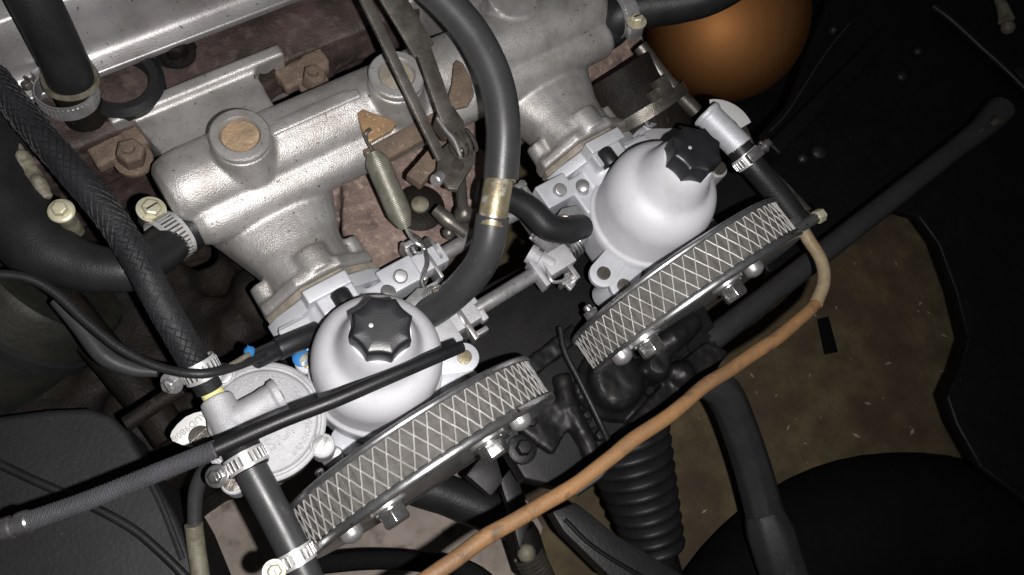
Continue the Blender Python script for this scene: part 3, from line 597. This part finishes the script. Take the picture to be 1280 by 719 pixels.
# top left coolant hose
t = thing('coolant_hose', 'black coolant hose plugged into the head below the rocker cover', 'hose', A(90, 100, 30))
b = MB(); b.tube(path((20, -60, 160), (38, -10, 140), (62, 40, 112), (82, 82, 84), (88, 100, 70)), 15.5, 26, 8); b.build('tube', 'rubber', t, ang=60)
pe = A(88, 99, 70); de = (pe-A(76, 70, 92)).normalized()
b = MB(); b.lathe([(15, 0), (18.4, -3), (19, 2), (17.5, 4)], pe, de, 36); b.build('collar', 'pale_cream', t)
b = MB(); b.cyl(pe, pe+de*40, 15, 24); b.build('spigot', 'grime', t)
hose_clamp('dull perforated clamp under the coolant hose collar', A(84, 117, 60), de, 19, 13, V((-.9, -.3, .2)), 1, 'zinc_steel', 'dull_steel', 6, 5)
# fuel hoses at each float chamber
t = thing('fuel_hose', 'grey rubber fuel hose leaving the lettered float chamber', 'hose', A(345, 640, 20))
b = MB(); fh = path((299, 560, 44), (318, 596, 42), (345, 646, 38), (372, 700, 34), (392, 745, 30)); b.tube(fh, 10.8, 24, 8); b.build('tube', 'hose_grey', t, ang=60)
b = MB(); b.cyl(A(300, 558, 44), A(314, 588, 43), 12.4, 24); b.build('sleeve', 'rubber', t, bevel=1)
hose_clamp('bright steel clamp on the float chamber outlet under the cable', A(308, 577, 43), fh[1]-fh[0], 12.6, 11, V((-.25, .0, 1)), 1, 'bright_steel', 'bright_steel', 7.4, 5)
hose_clamp('brassy steel clamp at the low end of the grey fuel hose', A(370, 697, 34), fh[3]-fh[2], 11.2, 11, V((.1, -.3, 1)), 1, 'bright_steel', 'pale_yellow_zinc', 7.4, 5)
t = thing('fuel_hose', 'black rubber fuel hose between two shiny clips beside the strut rod', 'hose', A(970, 240, 10))
fh = path((922, 184, 58), (945, 212, 54), (975, 248, 46), (1003, 285, 38)); b = MB(); b.tube(fh, 10.4, 24, 8); b.build('tube', 'rubber', t, ang=60)
hose_clamp('shiny clip joining the black fuel hose to the far float chamber', A(934, 199, 56), fh[1]-fh[0], 11, 10, V((.7, .5, .3)), 1, 'bright_steel', 'bright_steel', 5.4, 6)
LASTC = hose_clamp('shiny clip where the tan pipe enters the black fuel hose', A(1001, 281, 39), fh[3]-fh[2], 10.8, 8, V((.8, .45, .25)), -1, 'chrome', 'pale_yellow_zinc', 5.4, 8, slots=False).name
b_ = MB(); b_.cyl(A(986, 293, 52), A(1020, 273, 52), 4.6, 18); b_.build('screw_barrel', 'chrome', bpy.data.objects[LASTC], bevel=.6)
b_ = MB(); b_.lathe([(6, 0), (6, 7), (5, 8)], A(1020, 273, 52), A(1030, 267, 52)-A(1020, 273, 52), 6); b_.build('barrel_nut', 'pale_yellow_zinc', bpy.data.objects[LASTC], bevel=.4)
b_ = MB(); b_.box(A(992, 277, 52), (12, 6, 5), rotm(A(1000, 272, 52)-A(986, 281, 52))); b_.build('clip_ear', 'chrome', bpy.data.objects[LASTC], bevel=1.4)
hose('stay_bar', 'grey flat steel stay running under the black fuel hose', [(925, 160, 20), (945, 200, 12), (985, 242, 2), (1010, 268, -4)], 6, 'dull_steel', 'bracket', n=6)
# tan pipe
t = thing('tan_pipe', 'weathered tan flexible pipe sweeping across below the filters', 'pipe', A(780, 560, 40))
tp = path((1000, 281, 38), (1010, 299, 38), (1026, 325, 40), (1030, 352, 42), (1020, 380, 44), (1000, 400, 46), (950, 437, 50), (880, 485, 56), (790, 553, 64), (700, 618, 70), (610, 672, 76), (520, 732, 82), (440, 790, 86))
b = MB(); b.tube(tp[:5], [5, 5.4, 5.2, 5.2, 5.4], 18, 8); b.build('clear_end', 'clear_hose', t, ang=60)
b = MB(); b.tube(*wob(tp[4:], [5.2, 5.3, 5.4, 5.2, 5.3, 5.2, 5.3, 5.3, 5.3], .07, 1.6), 18, 0); b.build('tube', 'tan_hose', t, ang=60)
# throttle cable over first carburettor
t = thing('control_cable', 'black control cable with coiled grey sheath crossing the lettered carburettor', 'cable', A(300, 545, 70))
cb = path((577, 434, 100), (545, 447, 106), (490, 470, 111), (420, 500, 114), (350, 527, 114), (270, 562, 112), (200, 590, 108), (110, 626, 102), (30, 654, 96), (-30, 674, 92))
MB().tube(cb[:6], [4.0, 4.3, 4.6, 4.7, 4.7, 4.8], 16, 8).build('black_sleeve', 'cable_black', t, ang=60)
MB().tube(cb[5:], 4.6, 14, 8).build('inner_sheath', 'cable_sheath', t, ang=60)
pts = catmull(cb[5:9], 60); b = MB(); u = None; out = []
for i in range(len(pts)):
    tt = (pts[min(i+1, len(pts)-1)]-pts[max(i-1, 0)]).normalized()
    if u is None: u, _ = frame(tt)
    u = (u-tt*u.dot(tt)).normalized(); v = tt.cross(u)
    for k in range(4):
        a = (i+k/4)*2*math.pi/2.1
        nx = pts[min(i+1, len(pts)-1)]; out.append(pts[i]+(nx-pts[i])*k/4+(u*math.cos(a)+v*math.sin(a))*4.9)
b.tube(out, .75, 5, smooth=0); b.build('sheath_coil', 'cable_sheath', t, kind='stuff')
d = (cb[9]-cb[8]).normalized(); p = A(24, 656, 95.8)
b = MB(); b.lathe([(6, -6), (6.6, -5), (6.6, 0), (5.4, 1), (5.4, 3), (6.4, 4), (6.4, 12), (5, 13)], p, d, 24); b.build('ferrule', 'bright_steel', t, ang=30)
# vacuum pipe
t = thing('vacuum_pipe', 'thin black vacuum pipe drooping to the lettered carburettor', 'pipe', A(200, 440, 40))
vp = path((-20, 343, 90), (30, 347, 88), (68, 366, 84), (105, 400, 80), (150, 436, 76), (200, 460, 74), (252, 468, 74), (296, 458, 62), (330, 444, 44))
MB().tube(vp, 3.1, 12, 8).build('tube', 'rubber', t, ang=60)
b = MB(); b.cyl(A(398, 415, 24), A(346, 438, 34), 8.2, 24); b.cyl(A(350, 436, 33), A(318, 450, 42), 7, 24); b.build('elbow', 'black_plastic', t, bevel=1)
b = MB(); b.tube(path((287, 458, 66), (312, 443, 60)), 1.8, 8, 0); b.build('needle', 'pale_cream', t)
b = MB(); b.tube(path((306, 440, 57), (312, 439, 58), (317, 436, 57)), [2, 4.6, 1.6], 10, 4, flat=.7); b.build('blue_paint_dab', 'blue_paint', t)
hose('earth_wire', 'grey sleeved wire beneath the thin vacuum pipe', [(70, 376, 30), (100, 408, 26), (130, 446, 22), (165, 462, 20), (198, 466, 20)], [4.5, 6, 6.5, 5, 3.6], 'hose_grey', 'wire', n=10)
hose('overflow_pipe', 'dark overflow pipe hanging beside the black box', [(290, 570, 0), (262, 582, -10), (246, 610, -20), (243, 650, -30), (247, 690, -40), (254, 740, -46)], [5, 5.4, 5.4, 5, 4.6, 4.6], 'hose_grey', 'pipe', n=14)
b = MB(); b.tube(path((242, 656, -28), (246, 688, -36), (254, 742, -42)), 6.4, 14, 8); b.build('pipe_tail', 'pale_cream', None, label='cream tail of plastic pipe below the float chamber', cat='pipe')
hose('thin_wire', 'thin black wire trailing over the lid of the black box', [(-20, 572, -36), (40, 600, -36), (100, 626, -36), (160, 658, -36), (200, 690, -36), (240, 730, -36)], 3.2, 'rubber', 'wire', n=10)

# ------------------------------------------------------------------ lower left: box, brackets
t = thing('black_box', 'dusty black plastic box with rounded corner below the cable', 'box', A(90, 640, -260))
pts = []
for q in [(-80, 548), (0, 520), (60, 512), (110, 510), (140, 520), (160, 540), (188, 590), (222, 650), (258, 740), (240, 800), (-80, 800)]: pts.append(A(q[0], q[1], -46))
b = MB(); b.prism(pts, UP*-180); b.build('case', 'box_black', t, bevel=6, seg=4)
b = MB(); b.tube(path((186, 600, -46), (205, 640, -46), (228, 700, -46)), 2.2, 8); b.build('lid_seam', 'box_black', t)
hose('engine_bracket', 'rusty brown engine bracket strip behind the float chamber', [(80, 380, -60), (130, 440, -64), (180, 500, -70), (214, 548, -76)], 15, 'grime', 'bracket', n=8)
hose('flat_link', 'dark grey flat link bar pointing to the braided hose clamp', [(158, 530, 20), (195, 506, 22), (228, 486, 24)], 6, 'grime', 'bar', n=6)
t = thing('generator_drum', 'dark greenish generator drum beneath the fat smooth hose', 'generator', A(10, 400, -160))
b = MB(); b.lathe([(50, -90), (62, -84), (64, 60), (60, 66), (50, 68)], A(2, 410, -90), A(60, 350, -60)-A(2, 410, -90), 40); b.build('drum', 'green_drum', t)
b = MB(); b.lathe([(66, 0), (70, 2), (70, 12), (66, 14)], A(20, 390, -80), A(60, 350, -60)-A(2, 410, -90), 40, close=True); b.build('band', 'rubber', t)
b = MB(); b.box((-160, 150, -250), (170, 240, 300)); b.box((-60, 110, -220), (150, 160, 220))
for i in range(14): b.ball((random.uniform(-230, -20), random.uniform(60, 250), -104), random.uniform(10, 26), 10)
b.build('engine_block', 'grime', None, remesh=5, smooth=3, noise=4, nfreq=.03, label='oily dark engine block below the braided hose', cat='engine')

# ------------------------------------------------------------------ below: heat shield, chassis, suspension
t = thing('chassis_rail', 'black painted chassis rail below and between the air filters', 'chassis', (200, -60, -300))
b = MB(); b.prism(path((560, 380, -70), (680, 320, -70), (900, 210, -70), (960, 230, -70), (930, 300, -70), (880, 380, -70), (900, 420, -70), (848, 470, -70), (770, 560, -70), (700, 610, -70), (655, 600, -70), (620, 540, -70), (560, 470, -70)), UP*-26)
b.build('top_plate', 'black_paint', t, bevel=3, seg=3)
b = MB(); b.lathe([(34, -12), (32, 4), (26, 8), (24, 20), (18, 24)], A(764, 482, -66), UP, 28); b.lathe([(14, -4), (13, 20), (9, 26)], A(812, 464, -66), UP, 18)
b.prism(path((850, 452, -69), (876, 432, -69), (900, 446, -69), (872, 492, -69), (780, 562, -69), (756, 560, -69)), UP*16); b.tube(path((700, 470, -64), (716, 520, -62), (740, 570, -64)), 9, 10); b.box(A(668, 520, -66), (40, 60, 18), rotm((1, .4, 0))); b.box(A(690, 440, -66), (60, 16, 14), rotm((1, .1, 0)))
b.tube(path((820, 440, -50), (846, 420, -44), (866, 400, -48)), 12, 12); b.ball(A(850, 470, -56), 14, 14)
b.build('mount_turret', 'black_paint', t, remesh=2.2, smooth=3, noise=1.6, nfreq=.06)
for px, py, r in ((765, 474, 11), (806, 462, 7), (842, 412, 9), (733, 520, 4), (655, 560, 7), (850, 460, 7), (664, 528, 5), (750, 545, 5)):
    p = A(px, py, -58); b = MB(); b.lathe([(r*1.8, -12), (r*1.8, -6), (r*1.1, -5)], p, UP, 20); b.lathe([(r, -5), (r, 3), (r*.8, 4.5)], p, UP, 6); b.build('mount_bolt', 'black_paint', t, bevel=.6)
hose('thin_pipe', 'thin black brake pipe curving over the chassis rail', [(700, 410, -40), (706, 440, -40), (726, 480, -40), (748, 525, -42), (762, 560, -50), (756, 590, -60), (720, 618, -70)], 2.6, 'rubber', 'pipe', n=10)
# corrugated gaiter
t = thing('steering_gaiter', 'black corrugated rubber gaiter under the tan pipe', 'gaiter', A(790, 620, -330))
g0, g1 = A(770, 505, -190), A(822, 690, -260); Lg = (g1-g0).length; pr = []
for i in range(12):
    f = i/12; r = 52-22*f; h = Lg*f; pr += [(r-9.5, h), (r-1.5, h+Lg/12*.25), (r, h+Lg/12*.5), (r-1.5, h+Lg/12*.75)]
b = MB(); b.lathe(pr+[(24, Lg)], g0, g1-g0, 48); b.build('bellows', 'rubber', t, ang=70)
b = MB(); b.tube([g0-(g1-g0)*.25, g0+(g1-g0)*.05], 50, 30, 0); b.build('housing', 'black_paint', t, bevel=4)
b = MB(); b.tube([g1-(g1-g0)*.05, g1+(g1-g0)*.6], 20, 24, 0); b.build('tie_rod', 'black_paint', t)
# suspension arms
t = thing('suspension_arm', 'thick black bent suspension arm beside the gaiter', 'arm', A(930, 600, -300))
b = MB(); b.tube(path((846, 462, -150), (880, 476, -156), (904, 492, -168), (922, 530, -190), (942, 590, -220), (958, 650, -240)), [15, 19, 20, 20, 21, 22], 8, 5); b.build('link', 'arm_paint', t, bevel=3, ang=30)
b = MB(); b.tube(path((954, 640, -236), (962, 664, -240), (974, 704, -250), (1006, 790, -270), (1030, 850, -280)), [22, 27, 27, 25, 24], 8, 0); b.build('knuckle', 'arm_paint', t, bevel=4, ang=30)
b = MB(); b.prism(path((690, 640, -220), (720, 628, -220), (770, 668, -220), (880, 735, -220), (860, 770, -220), (760, 719, -220), (705, 665, -220)), UP*-30)
o_ = b.build('channel_arm', 'matt_grey_paint', None, bevel=3, label='dark grey channel section arm crossing under the gaiter', cat='arm')
MB().tube(path((706, 650, -218), (750, 690, -218), (850, 748, -218)), 2.4, 8).build('rib', 'black_paint', o_)
hose('cross_tube', 'scuffed black cross tube between narrow bracket and mesh filter', [(500, 598, -200), (560, 620, -204), (610, 640, -208), (650, 654, -212)], 20, 'matt_grey_paint', 'tube', n=20)
hose('lower_strap', 'flat black strap from the fuel hose clamp to the tan pipe', [(350, 712, -190), (440, 702, -190), (520, 702, -190), (590, 716, -190), (640, 760, -190)], [9, 9, 9, 9, 9], 'tyre', 'strap', n=8)
b = MB(); b.prism(path((615, 566, -130), (636, 560, -130), (652, 610, -130), (664, 650, -130), (650, 690, -130), (640, 650, -130), (628, 612, -130)), UP*-14); b.box(A(612, 590, -140), (36, 30, 20), rotm((1, .3, 0)))
b.build('drop_bracket', 'black_paint', None, bevel=2.5, label='narrow black bracket hanging between filter and tan pipe', cat='bracket')
t = thing('brake_union', 'grubby threaded pipe union under the tan pipe', 'pipe fitting', A(665, 690, -200))
b = MB(); b.lathe([(14, 0), (16, 8), (16, 40), (12, 46)], A(650, 660, -170), A(672, 730, -190)-A(650, 660, -170), 20); b.build('sleeve', 'grime', t)
coil(A(660, 692, -172), A(680, 735, -184), 13, 9, 2).build('thread', 'dull_steel', t)
b = MB(); b.ball(A(658, 692, -150), 9, 10); b.build('cap', 'pale_cream', t)
# strut rod
t = thing('strut_rod', 'long black tubular strut rod with flattened end', 'rod', A(1060, 290, -110))
r0, r1 = A(1222, 166, -60), A(872, 440, -80)
b = MB(); b.tube([A(1250, 138, -60), A(1238, 150, -60), A(1222, 166, -60), A(1190, 190, -61), A(1060, 292, -68), A(960, 370, -74), A(880, 432, -80)], [16, 15, 12.5, 11, 11.4, 11.4, 12], 22, 0); b.build('tube', 'strut_paint', t, ang=60)
b = MB(); b.lathe([(15, -16), (17, -8), (17, 6), (14, 12)], A(872, 438, -80), UP, 24); b.build('end_joint', 'black_paint', t)
b = MB(); b.lathe([(6, 0), (6, 8)], A(1243, 154, -42), UP, 6); b.build('end_bolt', 'dull_steel', t, bevel=.6)
# wing panel
t = thing('inner_wing', 'black painted inner wing panel with curved cut-out edge', 'body panel', A(1200, 200, -260))
b = MB(); zz = -170
b.prism(path((930, 190, zz), (985, 130, zz), (1060, -60, zz), (1500, -60, zz), (1500, 640, zz), (1300, 640, zz), (1226, 584, zz), (1196, 530, zz), (1184, 495, zz), (1200, 460, zz), (1211, 425, zz), (1196, 365, zz), (1174, 305, zz), (1150, 272, zz), (1115, 262, zz), (1060, 285, zz), (1000, 345, zz), (960, 340, zz), (910, 260, zz)), UP*-12)
b.build('panel', 'wing_paint', t, bevel=3, seg=3)
b = MB(); b.prism(path((940, 200, zz+1), (1080, 60, zz+1), (1096, 70, zz+1), (955, 215, zz+1)), UP*40); b.build('ledge', 'wing_paint', t, bevel=4, seg=3)
b = MB(); b.tube(path((962, 165, zz+8), (985, 140, zz+8), (1030, 70, zz+8), (1062, 30, zz+8)), 1.1, 8); b.build('seam_bead', 'strut_paint', t)  # glossier bead added to catch glints along the ledge
b = MB(); b.tube(path((1166, 8, zz+6), (1190, 26, zz+6), (1225, 58, zz+6), (1258, 88, zz+6), (1310, 140, zz+6)), 5, 12); b.build('seam_bead', 'black_paint', t)
for px, py, r in ((1126, 97, 7), (1146, 66, 6), (1022, 192, 9), (1002, 200, 6), (1275, 95, 11), (1040, 40, 5), (1100, 50, 5)):
    p = A(px, py, zz+1); b = MB(); b.lathe([(r, 0), (r, 4), (r*.6, 7), (.2, 8)], p, UP, 18); b.build('panel_plug', 'matt_grey_paint', t)
b = MB(); b.tube(path((1245, -10, -60), (1254, 12, -60), (1258, 26, -60)), [5, 7, 9], 12); b.ball(A(1260, 35, -60), 8, 12); b.build('wiring_connector', 'pale_cream', None, label='small yellowish wiring connector above the black inner wing', cat='connector')
# tyre
t = thing('road_wheel', 'black tyre in the shadow under the wing', 'wheel', A(1150, 720, FZ+20))
wc = A(1215, 1040, -410); pr = [(358+90*math.cos(2*math.pi*i/25), 90*math.sin(2*math.pi*i/25)) for i in range(25)]
wa = V((.02, -.02, 1))
b = MB(); b.lathe(pr, wc, wa, 72, close=True); b.build('tyre', 'tyre', t, ang=70)
b = MB(); b.lathe([(245, -60), (250, 40), (230, 46), (100, 20), (20, 24), (.5, 24)], wc, wa, 48); b.build('rim', 'tyre', t)
# orange canister, stretched far back so its shading fades out softly
t = thing('orange_canister', 'smooth orange rounded canister behind the breather hose', 'canister', A(920, 40, -200))
oc = A(898, 34, 0); od = (oc-A(906, 26, -300)).normalized(); b = MB()
b.lathe([(.2, 0)] + [(126*i/40, -500*(i/40)**2) for i in range(1, 41)] + [(100, -503)], oc, od, 72); b.build('shell', 'orange_can', t, ang=80)
b = MB(); b.prism(path((640, -100, -490), (1150, -100, -490), (1150, 260, -490), (760, 300, -490), (700, 200, -490)), UP*-20)
b.build('dark_backing', 'wing_paint', None, bevel=3, label='added black backing sheet darkening the floor behind the orange canister', cat='body panel')  # black sheet put in to keep the gap behind the canister dark
